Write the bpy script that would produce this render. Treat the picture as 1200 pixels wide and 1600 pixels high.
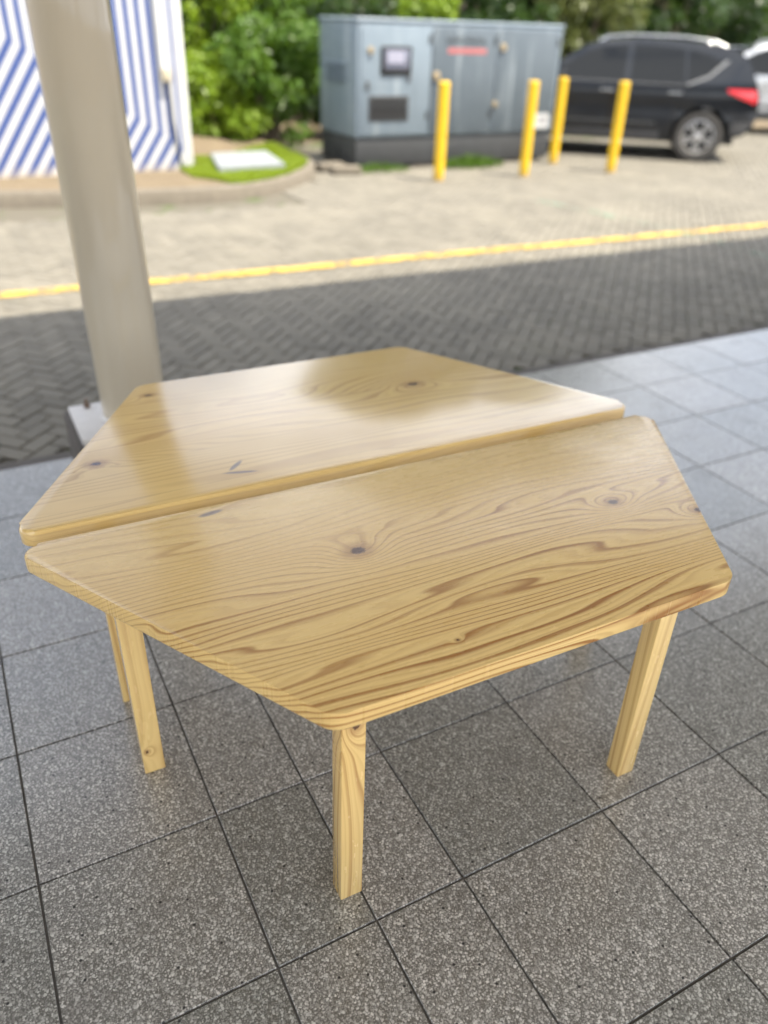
import bpy, bmesh, math, random
from mathutils import Vector, Matrix, noise as mnoise
for o in list(bpy.data.objects): bpy.data.objects.remove(o)
SC = bpy.context.scene
COL = SC.collection
RAD = math.radians
PI = math.pi

# ------------------------------------------------------------------ camera
CAM = Vector((0.14499, -0.83873, 1.61751))
RG = Vector((0.88558729, -0.46346332, 0.03060889))
UG = Vector((0.22159268, 0.47949816, 0.84910435))
FG = Vector((0.40820562, 0.74517331, -0.52733756))
cd = bpy.data.cameras.new('camera')
cam = bpy.data.objects.new('camera', cd); COL.objects.link(cam)
M = Matrix((RG, UG, -FG)).transposed().to_4x4(); M.translation = CAM
cam.matrix_world = M
cd.sensor_fit = 'VERTICAL'; cd.sensor_height = 24.0
cd.lens = 24.0 * 1232.3 / 1600.0
cd.clip_start = 0.02; cd.clip_end = 2000
cd.dof.use_dof = True; cd.dof.focus_distance = 1.62
cd.dof.aperture_fstop = cd.lens / 20.0; cd.dof.aperture_blades = 0
SC.camera = cam

# ------------------------------------------------------------------ light
SUN_EL, SUN_AZ = 64.0, -52.0      # azimuth of the sun seen from above, from +X counterclockwise
w = bpy.data.worlds.new('World'); SC.world = w; w.use_nodes = True
nt = w.node_tree
sky = nt.nodes.new('ShaderNodeTexSky'); sky.sky_type = 'NISHITA'; sky.sun_disc = False
sky.sun_elevation = RAD(SUN_EL); sky.sun_rotation = RAD(90 - SUN_AZ)
sky.air_density = 1.0; sky.dust_density = 3.0; sky.ozone_density = 1.0
bg = nt.nodes['Background']; bg.inputs['Strength'].default_value = 0.15
# broken bright cloud spread evenly over the whole sky
tc = nt.nodes.new('ShaderNodeTexCoord'); mp = nt.nodes.new('ShaderNodeMapping'); mp.inputs['Scale'].default_value = (1.0, 1.0, 2.2)
nz = nt.nodes.new('ShaderNodeTexNoise'); nz.inputs['Scale'].default_value = 3.2; nz.inputs['Detail'].default_value = 6.0; nz.inputs['Roughness'].default_value = 0.6
rm = nt.nodes.new('ShaderNodeMapRange'); rm.interpolation_type = 'SMOOTHSTEP'; rm.inputs['From Min'].default_value = 0.30; rm.inputs['From Max'].default_value = 0.62
mxw = nt.nodes.new('ShaderNodeMix'); mxw.data_type = 'RGBA'; mxw.inputs[7].default_value = (8.2, 8.35, 8.7, 1)
nt.links.new(tc.outputs['Generated'], mp.inputs['Vector']); nt.links.new(mp.outputs[0], nz.inputs['Vector']); nt.links.new(nz.outputs['Fac'], rm.inputs['Value'])
nt.links.new(rm.outputs[0], mxw.inputs[0]); nt.links.new(sky.outputs['Color'], mxw.inputs[6]); nt.links.new(mxw.outputs[2], bg.inputs['Color'])
ld = bpy.data.lights.new('sun', 'SUN'); ld.energy = 4.6; ld.angle = RAD(0.53); ld.color = (1.0, 0.91, 0.75)
sun = bpy.data.objects.new('sun', ld); COL.objects.link(sun); sun.location = (0, 0, 20)
sd = Vector((math.cos(RAD(SUN_AZ)) * math.cos(RAD(SUN_EL)), math.sin(RAD(SUN_AZ)) * math.cos(RAD(SUN_EL)), math.sin(RAD(SUN_EL))))
sun.rotation_euler = sd.to_track_quat('Z', 'Y').to_euler()
vs = SC.view_settings
vs.view_transform = 'Standard'; vs.look = 'None'; vs.exposure = 1.2; vs.gamma = 1.0; vs.use_white_balance = True; vs.white_balance_temperature = 6450; vs.white_balance_tint = 9.5; vs.use_curve_mapping = False
SC.cycles.use_adaptive_sampling = True; SC.cycles.adaptive_threshold = 0.025; SC.cycles.max_bounces = 6; SC.cycles.transparent_max_bounces = 8

def pix(P):
    d = Vector(P) - CAM; z = d.dot(FG)
    if z <= 0.05: return None
    return (600 + 1232.3 * d.dot(RG) / z, 800 - 1232.3 * d.dot(UG) / z, z)

# ------------------------------------------------------------------ node helpers
class G:
    def __init__(s, name):
        s.m = bpy.data.materials.new(name); s.m.use_nodes = True
        s.t = s.m.node_tree; s.b = s.t.nodes['Principled BSDF']; s.out = s.t.nodes['Material Output']
    def put(s, sock, v):
        if isinstance(v, bpy.types.NodeSocket): s.t.links.new(v, sock)
        elif isinstance(v, (tuple, list)) and sock.type == 'RGBA' and len(v) == 3: sock.default_value = (*v, 1)
        else: sock.default_value = v
    def math(s, op, a, b=None, c=None, clamp=False):
        n = s.t.nodes.new('ShaderNodeMath'); n.operation = op; n.use_clamp = clamp
        s.put(n.inputs[0], a)
        if b is not None: s.put(n.inputs[1], b)
        if c is not None: s.put(n.inputs[2], c)
        return n.outputs[0]
    def add(s, a, b): return s.math('ADD', a, b)
    def mul(s, a, b): return s.math('MULTIPLY', a, b)
    def sub(s, a, b): return s.math('SUBTRACT', a, b)
    def step(s, v, a, b):
        n = s.t.nodes.new('ShaderNodeMapRange'); n.interpolation_type = 'SMOOTHSTEP'
        s.put(n.inputs['Value'], v); s.put(n.inputs['From Min'], a); s.put(n.inputs['From Max'], b)
        return n.outputs[0]
    def lin(s, v, a, b, c=0.0, d=1.0):
        n = s.t.nodes.new('ShaderNodeMapRange')
        for i, x in enumerate((v, a, b, c, d)): s.put(n.inputs[i], x)
        return n.outputs[0]
    def coord(s, which='Object'):
        n = s.t.nodes.new('ShaderNodeTexCoord'); return n.outputs[which]
    def pos(s): return s.t.nodes.new('ShaderNodeNewGeometry').outputs['Position']
    def rnd(s): return s.t.nodes.new('ShaderNodeObjectInfo').outputs['Random']
    def xyz(s, v):
        n = s.t.nodes.new('ShaderNodeSeparateXYZ'); s.put(n.inputs[0], v); return n.outputs
    def vec(s, x, y, z):
        n = s.t.nodes.new('ShaderNodeCombineXYZ')
        for i, q in enumerate((x, y, z)): s.put(n.inputs[i], q)
        return n.outputs[0]
    def vadd(s, a, b):
        n = s.t.nodes.new('ShaderNodeVectorMath'); n.operation = 'ADD'; s.put(n.inputs[0], a); s.put(n.inputs[1], b); return n.outputs[0]
    def vmul(s, a, b):
        n = s.t.nodes.new('ShaderNodeVectorMath'); n.operation = 'MULTIPLY'; s.put(n.inputs[0], a); s.put(n.inputs[1], b); return n.outputs[0]
    def noise(s, v, scale=5.0, detail=2.0, rough=0.5, dist=0.0, color=False):
        n = s.t.nodes.new('ShaderNodeTexNoise'); s.put(n.inputs['Vector'], v); s.put(n.inputs['Scale'], scale)
        n.inputs['Detail'].default_value = detail; n.inputs['Roughness'].default_value = rough; n.inputs['Distortion'].default_value = dist
        return n.outputs['Color' if color else 'Fac']
    def voro(s, v, scale, feature='F1', out='Distance', rand=1.0):
        n = s.t.nodes.new('ShaderNodeTexVoronoi'); n.feature = feature
        n.voronoi_dimensions = '2D'; s.put(n.inputs['Vector'], v); s.put(n.inputs['Scale'], scale); n.inputs['Randomness'].default_value = rand
        return n.outputs[out]
    def mix(s, f, a, b, mode='MIX'):
        n = s.t.nodes.new('ShaderNodeMix'); n.data_type = 'RGBA'; n.blend_type = mode
        s.put(n.inputs['Factor'], f); s.put(n.inputs['A'], a); s.put(n.inputs['B'], b) if False else None
        s.put(n.inputs[0], f); s.put(n.inputs[6], a); s.put(n.inputs[7], b)
        return n.outputs[2]
    def bump(s, h, strength=0.3, dist=0.002):
        n = s.t.nodes.new('ShaderNodeBump'); s.put(n.inputs['Height'], h)
        n.inputs['Strength'].default_value = strength; n.inputs['Distance'].default_value = dist
        s.t.links.new(n.outputs[0], s.b.inputs['Normal'])
    def set(s, **k):
        for a, v in k.items(): s.put(s.b.inputs[a.replace('_', ' ')], v)
        return s

def simple(name, col, rough=0.5, metal=0.0, var=0.12, scale=12.0, coat=0.0, bump=0.0, spec=0.5):
    g = G(name); p = g.coord()
    n = g.noise(p, scale, 4, 0.6)
    c = g.mix(n, tuple(x * (1 - var) for x in col), tuple(min(1, x * (1 + var)) for x in col))
    g.set(Base_Color=c, Metallic=metal, Coat_Weight=coat, Specular_IOR_Level=spec)
    g.put(g.b.inputs['Roughness'], g.lin(g.noise(p, scale * 2.3, 3), 0.25, 0.75, max(0.02, rough - 0.07), min(1, rough + 0.07)))
    if bump: g.bump(g.noise(p, scale * 4, 5), bump, 0.004)
    return g.m

# ------------------------------------------------------------------ materials
def wood(name, axis, seed, knots=(), rel=1.0, grad=26.0, amp=6.0, marks=(), edge_y=None, boards=0, coat=0.6):
    g = G(name); x, y, z = g.xyz(g.coord())
    if axis == 'z': x, y, z = z, x, y
    bi = g.math('FLOOR', g.mul(g.add(y, 0.055), 1.0 / boards)) if boards else 0.0
    q = g.vec(g.add(g.mul(x, 0.75), g.mul(bi, 5.3) if boards else 0.0), g.add(g.mul(y, 6.0), g.mul(z, 5.0)), seed)
    n1 = g.noise(q, 1.0, 1.6, 0.42, 0.25)
    n2 = g.noise(g.vec(g.mul(x, 1.7), g.mul(y, 16), g.add(g.mul(z, 14), seed * 2.1)), 1.0, 1.0, 0.5)
    t = g.add(g.add(g.mul(y, grad), g.mul(z, grad * 1.5)), g.add(g.mul(n1, amp), g.mul(n2, 0.9)))
    dark = None
    halo = None
    for (kx, ky, r, a, e) in knots:
        dx = g.mul(g.sub(x, kx), 1.0 / e); dy = g.sub(y, ky)
        d = g.math('SQRT', g.add(g.mul(dx, dx), g.mul(dy, dy)))
        gg = g.math('EXPONENT', g.mul(g.mul(d, d), -1.0 / (r * 3.2) ** 2))
        # pulls the grain round the knot, with a tail along the board
        dl = g.mul(g.sub(x, kx), 0.28)
        d2 = g.add(g.mul(dl, dl), g.mul(dy, dy))
        g2 = g.math('EXPONENT', g.mul(d2, -1.0 / (r * 5.0) ** 2))
        t = g.add(t, g.add(g.mul(gg, a), g.mul(g2, a * 0.35)))
        jag = g.mul(g.sub(g.noise(g.vec(g.mul(x, 300), g.mul(y, 300), seed), 1.0, 2), 0.5), r * 0.9)
        core = g.sub(1.0, g.step(g.add(d, jag), r * 0.55, r * 0.95))
        ring = g.sub(1.0, g.step(d, r * 0.8, r * 2.6))
        dark = core if dark is None else g.math('MAXIMUM', dark, core)
        halo = ring if halo is None else g.math('MAXIMUM', halo, ring)
    f = g.math('FRACT', t)
    late = g.mul(g.step(f, 0.45, 0.88), g.sub(1.0, g.step(f, 0.88, 0.98)))
    f3 = g.math('FRACT', g.mul(t, 2.63))
    late3 = g.mul(g.step(f3, 0.30, 0.85), g.sub(1.0, g.step(f3, 0.87, 0.99)))
    late = g.add(g.mul(g.math('POWER', late, 1.4), 0.86), g.mul(late3, 0.24))
    cn = g.noise(g.vec(g.mul(x, 0.8), g.mul(y, 3.5), seed + 7.3), 1.0, 1.0)
    con = g.lin(cn, 0.32, 0.68, 0.42 * rel, 1.0 * rel)
    if edge_y is not None:   # the faint-grained board away from the near edge
        con = g.mul(con, g.lin(y, edge_y[0], edge_y[1], 1.0, edge_y[2]))
    late = g.mul(late, con)
    ln = g.noise(g.vec(g.mul(x, 1.2), g.mul(y, 5), seed + 2.2), 1.0, 3.0)
    base = g.mix(ln, (0.69, 0.450, 0.150), (0.81, 0.595, 0.255))
    c = g.mix(late, base, (0.335, 0.150, 0.036))
    if boards:
        bf = g.math('FRACT', g.mul(g.add(y, 0.055), 1.0 / boards))
        ed = g.math('MINIMUM', bf, g.sub(1.0, bf))
        c = g.mix(g.mul(g.sub(1.0, g.step(ed, 0.0, 0.0055)), 0.55), c, (0.24, 0.12, 0.035))
    fib = g.noise(g.vec(g.mul(x, 9), g.mul(y, 420), g.mul(z, 420)), 1.0, 2.0, 0.6)
    c = g.mix(0.22, c, g.mix(fib, (0.35, 0.33, 0.3), (0.68, 0.68, 0.68)), 'OVERLAY')
    if halo is not None:
        c = g.mix(g.mul(halo, 0.55), c, (0.30, 0.13, 0.04))
        c = g.mix(dark, c, g.mix(g.noise(g.vec(g.mul(x, 260), g.mul(y, 260), 0.0), 1.0, 2), (0.030, 0.015, 0.008), (0.17, 0.075, 0.03)))
    for (mx, my, lx, ly, rot) in marks:
        ca, sa = math.cos(rot), math.sin(rot)
        dx, dy = g.sub(x, mx), g.sub(y, my)
        ex = g.mul(g.add(g.mul(dx, ca), g.mul(dy, sa)), 1 / lx); ey = g.mul(g.sub(g.mul(dy, ca), g.mul(dx, sa)), 1 / ly)
        d = g.math('SQRT', g.add(g.mul(ex, ex), g.mul(ey, ey)))
        mk = g.sub(1.0, g.step(d, 0.55, 1.05))
        c = g.mix(g.mul(mk, 0.75), c, (0.12, 0.10, 0.12))
    g.set(Base_Color=c, Specular_IOR_Level=0.5, Coat_Weight=coat, Coat_Roughness=0.12)
    g.put(g.b.inputs['Roughness'], g.lin(g.noise(g.vec(g.mul(x, 14), g.mul(y, 60), seed), 1.0, 4), 0.3, 0.7, 0.26 - 0.1 * coat, 0.35 - 0.1 * coat))
    h = g.noise(g.vec(g.mul(x, 14), g.mul(y, 40), seed), 1.0, 2)
    g.bump(h, 0.10, 0.0012)
    return g.m

def terrazzo():
    g = G('terrazzo'); p = g.pos(); r = g.rnd()
    off = g.vec(g.mul(r, 57.0), g.mul(r, 31.0), 0.0)
    q = g.vadd(g.vmul(p, (1, 1, 0)), off)
    wv = g.vadd(q, g.vmul(g.noise(q, 190, 1, 0.5, 0, True), (0.0062, 0.0062, 0)))
    v1 = g.voro(wv, 175, 'F1', 'Color'); rc = g.xyz(v1); d1 = v1.node.outputs['Distance']
    v2 = g.voro(wv, 330, 'F1', 'Color'); rc2 = g.xyz(v2); d2 = v2.node.outputs['Distance']
    th1 = g.lin(rc[2], 0.0, 1.0, 0.10, 0.56); th2 = g.lin(rc2[2], 0.0, 1.0, 0.12, 0.58)
    big = g.sub(1.0, g.step(d1, g.sub(th1, 0.05), g.add(th1, 0.05)))
    small = g.sub(1.0, g.step(d2, g.sub(th2, 0.07), g.add(th2, 0.07)))
    tone = g.mix(rc[1], (0.20, 0.19, 0.17), (0.66, 0.635, 0.585))
    tone2 = g.mix(rc2[1], (0.15, 0.145, 0.13), (0.44, 0.43, 0.40))
    n = g.noise(q, 3.2, 4, 0.6); n2 = g.noise(q, 30, 3)
    mat_ = g.mix(n, (0.076, 0.070, 0.061), (0.130, 0.121, 0.107))
    tint = g.mix(r, (0.80, 0.82, 0.80), (1.14, 1.12, 1.10))
    c = g.mix(g.mul(small, 0.75), mat_, tone2)
    c = g.mix(g.mul(big, g.lin(n2, 0.3, 0.7, 0.7, 1.0)), c, tone)
    c = g.mix(1.0, c, tint, 'MULTIPLY')
    st = g.noise(q, 5.5, 5, 0.65)      # dull footmarks
    c = g.mix(g.mul(g.step(st, 0.55, 0.72), 0.4), c, (0.10, 0.09, 0.08))
    pv = g.voro(q, 19, 'F1', 'Color'); pit = pv.node.outputs['Distance']; pr = g.xyz(pv)
    pm = g.mul(g.sub(1.0, g.step(pit, 0.04, 0.075)), g.step(pr[0], 0.66, 0.68))
    c = g.mix(pm, c, (0.012, 0.011, 0.010))
    g.set(Base_Color=c, Specular_IOR_Level=0.7, Coat_Weight=0.8, Coat_Roughness=0.22)
    g.put(g.b.inputs['Roughness'], g.add(g.lin(st, 0.3, 0.7, 0.27, 0.42), g.mul(pm, 0.4)))
    g.bump(g.sub(g.noise(q, 40, 3), g.mul(pm, 2.0)), 0.08, 0.001)
    return g.m

def paver_mat():
    g = G('paver_concrete'); p = g.pos()
    isl = g.t.nodes.new('ShaderNodeNewGeometry').outputs['Random Per Island']
    r = g.math('FRACT', g.add(g.mul(isl, 7.31), g.mul(g.rnd(), 5.17)))
    n = g.noise(p, 60, 5, 0.7); n2 = g.noise(p, 1.1, 4, 0.6)
    c = g.mix(r, (0.132, 0.123, 0.099), (0.190, 0.176, 0.142))
    c = g.mix(g.mul(n, 0.55), c, (0.12, 0.11, 0.10))
    c = g.mix(g.mul(g.step(n2, 0.42, 0.75), 0.4), c, (0.25, 0.23, 0.185))
    moss = g.mul(g.step(g.noise(p, 2.3, 5, 0.7), 0.56, 0.72), g.step(n, 0.45, 0.7))
    c = g.mix(g.mul(moss, 0.5), c, (0.075, 0.09, 0.035))
    g.set(Base_Color=c, Roughness=0.85, Specular_IOR_Level=0.35)
    g.bump(n, 0.5, 0.004)
    return g.m

def stripes_mat():
    # painted chevron bands: upright at the right, bending down to the left along a slanted seam
    g = G('striped_paint'); x, y, z = g.xyz(g.coord())
    m_, t_ = 0.62, 1.42
    # seam through (ub, z0) falling to the right
    ub, z0 = 2.38, 0.56
    above = g.step(g.add(z, g.mul(g.sub(x, ub), m_)), z0 - 0.003, z0 + 0.003)
    diag = g.mul(g.add(g.sub(z0 + m_ * ub, z), g.mul(x, t_)), 1 / (m_ + t_))
    c = g.add(g.mul(x, above), g.mul(diag, g.sub(1.0, above)))
    f = g.math('FRACT', g.mul(c, 1 / 0.118))
    s = g.mul(g.step(f, 0.02, 0.08), g.sub(1.0, g.step(f, 0.55, 0.61)))
    s = g.mul(s, g.sub(1.0, g.step(x, 2.755, 2.76)))
    n = g.noise(g.coord(), 6, 5, 0.65)
    blue = g.mix(n, (0.036, 0.066, 0.215), (0.058, 0.098, 0.27))
    white = g.mix(n, (0.48, 0.48, 0.48), (0.58, 0.58, 0.58))
    col = g.mix(s, white, blue)
    dirt = g.mul(g.sub(1.0, g.step(g.add(z, g.mul(g.sub(n, 0.5), 0.25)), 0.06, 0.2)), 0.5)
    col = g.mix(dirt, col, (0.38, 0.33, 0.26))
    g.set(Base_Color=col, Roughness=0.5)
    g.bump(g.noise(g.coord(), 30, 3), 0.1, 0.003)
    return g.m

def leaf_mat(name, a, b, tr):
    g = G(name); r = g.t.nodes.new('ShaderNodeNewGeometry').outputs['Random Per Island']
    n = g.noise(g.pos(), 1.3, 3)
    c = g.mix(g.math('FRACT', g.add(r, n)), a, b)
    g.set(Base_Color=c, Roughness=0.42, Specular_IOR_Level=0.4)
    tn = g.t.nodes.new('ShaderNodeBsdfTranslucent'); g.put(tn.inputs['Color'], g.mix(0.5, c, tr))
    mx = g.t.nodes.new('ShaderNodeMixShader'); mx.inputs[0].default_value = 0.38
    g.t.links.new(g.b.outputs[0], mx.inputs[1]); g.t.links.new(tn.outputs[0], mx.inputs[2]); g.t.links.new(mx.outputs[0], g.out.inputs['Surface'])
    return g.m

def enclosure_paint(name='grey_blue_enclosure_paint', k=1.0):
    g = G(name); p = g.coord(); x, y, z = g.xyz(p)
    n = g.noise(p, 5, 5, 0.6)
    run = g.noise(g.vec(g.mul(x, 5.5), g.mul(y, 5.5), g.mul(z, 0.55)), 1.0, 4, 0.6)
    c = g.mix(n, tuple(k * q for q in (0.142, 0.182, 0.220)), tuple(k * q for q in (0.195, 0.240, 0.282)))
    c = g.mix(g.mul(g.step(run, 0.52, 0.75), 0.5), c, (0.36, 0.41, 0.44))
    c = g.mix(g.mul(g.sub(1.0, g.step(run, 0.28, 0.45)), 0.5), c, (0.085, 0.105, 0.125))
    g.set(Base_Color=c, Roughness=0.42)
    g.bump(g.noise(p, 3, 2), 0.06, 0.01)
    return g.m

def worn_paint(name, col, lo, hi):
    g = G(name); p = g.pos()
    n = g.noise(p, 9, 6, 0.7); n2 = g.noise(p, 70, 3)
    g.set(Base_Color=g.mix(n2, tuple(q * 0.8 for q in col), col), Roughness=0.7)
    g.put(g.b.inputs['Alpha'], g.step(g.add(g.mul(n, 0.75), g.mul(n2, 0.25)), lo, hi))
    return g.m

MT = {}
MT['terrazzo'] = terrazzo()
MT['grout'] = simple('dark_grout', (0.105, 0.096, 0.084), 0.9, var=0.4, scale=30)
MT['paver'] = paver_mat()
g = G('joint_soil'); p = g.pos()
g.set(Base_Color=g.mix(g.step(g.noise(p, 2.0, 5, 0.7), 0.5, 0.62), g.mix(g.noise(p, 80, 3), (0.060, 0.054, 0.042), (0.15, 0.135, 0.105)), (0.05, 0.085, 0.015)), Roughness=0.95); MT['soil_joint'] = g.m
g = G('earth'); p = g.pos(); n = g.noise(p, 3.5, 6, 0.65)
g.set(Base_Color=g.mix(n, (0.095, 0.070, 0.042), (0.21, 0.165, 0.105)), Roughness=0.95); g.bump(g.noise(p, 20, 6, 0.7), 0.7, 0.03); MT['earth'] = g.m
MT['kerb'] = simple('weathered_concrete', (0.150, 0.130, 0.102), 0.88, var=0.35, scale=9, bump=0.4)
MT['slab'] = simple('pale_slab_concrete', (0.23, 0.25, 0.26), 0.75, var=0.12, scale=7, bump=0.2)
MT['yellow_line'] = worn_paint('yellow_road_paint', (0.56, 0.36, 0.06), 0.40, 0.53)
MT['green_line'] = worn_paint('faded_green_paint', (0.24, 0.40, 0.29), 0.47, 0.64)
g = G('yellow_bollard_paint'); p = g.coord(); x, y, z = g.xyz(p); rn = g.rnd(); pp = g.vadd(p, g.vec(g.mul(rn, 40.0), 0.0, 0.0))
n = g.noise(pp, 9, 5, 0.65); n3 = g.noise(pp, 34, 4, 0.7)
c = g.mix(n, (0.62, 0.375, 0.010), (0.76, 0.49, 0.014))
c = g.mix(g.mul(g.step(n3, 0.62, 0.70), g.sub(1.0, g.step(g.add(z, g.mul(n, 0.5)), 0.25, 0.75))), c, (0.10, 0.075, 0.05))
c = g.mix(g.mul(g.sub(1.0, g.step(g.add(z, g.mul(n3, 0.15)), 0.06, 0.22)), 0.6), c, (0.20, 0.155, 0.09))
g.set(Base_Color=c, Roughness=0.45); MT['bollard'] = g.m
MT['column'] = simple('beige_column_enamel', (0.50, 0.435, 0.325), 0.33, var=0.04, scale=3, coat=0.8)
MT['plate'] = simple('pale_base_plate_paint', (0.62, 0.60, 0.58), 0.5, var=0.12, scale=25)
MT['plinth'] = simple('dark_plinth_concrete', (0.085, 0.074, 0.064), 0.8, var=0.3, scale=12, bump=0.3)
MT['rust'] = simple('rusty_steel', (0.15, 0.10, 0.07), 0.7, var=0.4, scale=40)
MT['roof'] = simple('pale_roof_sheet', (0.74, 0.72, 0.67), 0.6, var=0.05)
MT['beam'] = simple('beige_steel_beam', (0.36, 0.31, 0.24), 0.4, var=0.05)
MT['stripes'] = stripes_mat()
MT['white'] = simple('white_trim_paint', (0.74, 0.74, 0.72), 0.5, var=0.06)
MT['box'] = simple('cream_junction_box', (0.46, 0.41, 0.30), 0.5, var=0.1)
MT['gen'] = enclosure_paint()
MT['gen_shaded'] = enclosure_paint('shaded_door_paint', 0.52)  # darker copy of the cabinet paint, tree shade put into the door colour
MT['gen_base'] = simple('charcoal_base_paint', (0.040, 0.042, 0.045), 0.6, var=0.35, scale=8)
MT['black'] = simple('black_plastic', (0.012, 0.012, 0.013), 0.5, var=0.3)
MT['grey_plastic'] = simple('dark_grey_plastic', (0.055, 0.057, 0.06), 0.6, var=0.2)
MT['brass'] = simple('dull_brass_lock', (0.42, 0.34, 0.22), 0.4, 0.6, var=0.2)
MT['screen'] = simple('smoked_panel_window', (0.13, 0.14, 0.19), 0.12, var=0.1)
MT['panel_face'] = simple('lavender_control_panel', (0.30, 0.30, 0.38), 0.5, var=0.1)
MT['red'] = simple('red_print', (0.40, 0.13, 0.13), 0.5, var=0.2, scale=30)
MT['dark_print'] = simple('dark_grey_print', (0.045, 0.05, 0.055), 0.5, var=0.2)
MT['label'] = simple('white_sticker', (0.50, 0.51, 0.52), 0.5, var=0.08)
MT['label_print'] = simple('grey_sticker_print', (0.28, 0.28, 0.30), 0.5, var=0.1)
MT['car_black'] = simple('black_car_paint', (0.007, 0.009, 0.013), 0.22, var=0.15, scale=3, coat=0.4, spec=0.3)
MT['car_silver'] = simple('silver_car_paint', (0.55, 0.56, 0.57), 0.28, 0.4, var=0.04, scale=3, coat=1.0)
MT['cladding'] = simple('dark_cladding', (0.05, 0.05, 0.052), 0.6, var=0.15)
MT['glass'] = simple('tinted_car_glass', (0.004, 0.005, 0.006), 0.03, var=0.1, coat=0.0, spec=0.32)
MT['tyre'] = simple('dusty_tyre_rubber', (0.060, 0.056, 0.052), 0.85, var=0.25, scale=30)
MT['rim'] = simple('alloy_rim', (0.50, 0.49, 0.48), 0.35, 0.5, var=0.08)
MT['trim'] = simple('dull_window_trim', (0.20, 0.20, 0.20), 0.4, 0.3, var=0.1)
MT['chrome'] = simple('satin_metal_rail', (0.34, 0.35, 0.36), 0.25, 0.8, var=0.05)
MT['taillight'] = simple('red_lamp_lens', (0.60, 0.012, 0.022), 0.12, var=0.1, coat=1.0)
MT['clear_lens'] = simple('clear_lamp_lens', (0.7, 0.7, 0.72), 0.1, var=0.05, coat=1.0)
MT['wall'] = simple('tan_render_wall', (0.40, 0.33, 0.24), 0.85, var=0.22, scale=1.6, bump=0.2)
MT['bark'] = simple('bark', (0.16, 0.125, 0.09), 0.9, var=0.4, scale=14, bump=0.6)
MT['leaf_bright'] = leaf_mat('bright_leaf', (0.105, 0.185, 0.010), (0.235, 0.335, 0.025), (0.30, 0.42, 0.02))
MT['leaf_mid'] = leaf_mat('mid_green_leaf', (0.045, 0.105, 0.012), (0.115, 0.205, 0.025), (0.18, 0.30, 0.02))
MT['leaf_dark'] = leaf_mat('dark_green_leaf', (0.009, 0.026, 0.006), (0.038, 0.078, 0.016), (0.10, 0.18, 0.02))
MT['leaf_olive'] = leaf_mat('olive_leaf', (0.060, 0.080, 0.022), (0.165, 0.185, 0.060), (0.22, 0.26, 0.05))
MT['grass'] = leaf_mat('grass_blade', (0.17, 0.25, 0.012), (0.30, 0.38, 0.030), (0.32, 0.42, 0.02))
MT['brick'] = simple('loose_brick', (0.30, 0.25, 0.20), 0.9, var=0.3, scale=12)

# ------------------------------------------------------------------ mesh helpers
def link(name, me, mat=None, parent=None, loc=(0, 0, 0), rot=(0, 0, 0)):
    o = bpy.data.objects.new(name, me); COL.objects.link(o)
    if mat is not None and me is not None and not me.materials: me.materials.append(MT[mat] if isinstance(mat, str) else mat)
    o.parent = parent; o.location = loc; o.rotation_euler = rot
    return o
def tag(o, label=None, cat=None, group=None, kind=None):
    if label: o['label'] = label
    if cat: o['category'] = cat
    if group: o['group'] = group
    if kind: o['kind'] = kind
    return o
def thing(name, label, cat, loc=(0, 0, 0), rz=0.0, group=None):
    return tag(link(name, None, None, None, loc, (0, 0, rz)), label, cat, group)
def tomesh(name, bm, smooth=False, angle=None):
    bmesh.ops.recalc_face_normals(bm, faces=bm.faces)
    me = bpy.data.meshes.new(name); bm.to_mesh(me); bm.free()
    if smooth or angle:
        for p in me.polygons: p.use_smooth = True
    if angle: me.set_sharp_from_angle(angle=RAD(angle))
    return me
def bbox(bm, x0, x1, y0, y1, z0, z1, bev=0.0, seg=2):
    vs_ = [bm.verts.new((x, y, z)) for x in (x0, x1) for y in (y0, y1) for z in (z0, z1)]
    fs = [bm.faces.new([vs_[i] for i in f]) for f in ((0, 1, 3, 2), (4, 6, 7, 5), (0, 4, 5, 1), (2, 3, 7, 6), (0, 2, 6, 4), (1, 5, 7, 3))]
    if bev:
        es = {e for f in fs for e in f.edges}
        bmesh.ops.bevel(bm, geom=list(es), offset=bev, segments=seg, affect='EDGES', profile=0.5)
def box(name, b, mat, parent=None, bev=0.0, seg=2):
    bm = bmesh.new(); bbox(bm, *b, bev=bev, seg=seg)
    return link(name, tomesh(name, bm, angle=40 if bev else None), mat, parent)
def tube(bm, pts, rads, seg=12, cap=True):
    rings = []
    for i, p in enumerate(pts):
        p = Vector(p)
        d = (Vector(pts[min(i + 1, len(pts) - 1)]) - Vector(pts[max(i - 1, 0)])).normalized()
        a = d.orthogonal().normalized() if i == 0 else (a - d * a.dot(d)).normalized()
        b = d.cross(a)
        r = rads[i] if isinstance(rads, (list, tuple)) else rads
        rings.append([bm.verts.new(p + (a * math.cos(2 * PI * k / seg) + b * math.sin(2 * PI * k / seg)) * r) for k in range(seg)])
    for A, B in zip(rings, rings[1:]):
        for k in range(seg): bm.faces.new((A[k], A[(k + 1) % seg], B[(k + 1) % seg], B[k]))
    if cap: bm.faces.new(rings[0][::-1]); bm.faces.new(rings[-1])
def lathe(bm, prof, seg=32, M_=None, cap=True):
    rings = []
    for r, h in prof:
        ring = []
        for k in range(seg):
            v = Vector((r * math.cos(2 * PI * k / seg), r * math.sin(2 * PI * k / seg), h))
            ring.append(bm.verts.new(M_ @ v if M_ else v))
        rings.append(ring)
    for A, B in zip(rings, rings[1:]):
        for k in range(seg): bm.faces.new((A[k], A[(k + 1) % seg], B[(k + 1) % seg], B[k]))
    if cap: bm.faces.new(rings[0][::-1]); bm.faces.new(rings[-1])
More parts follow.
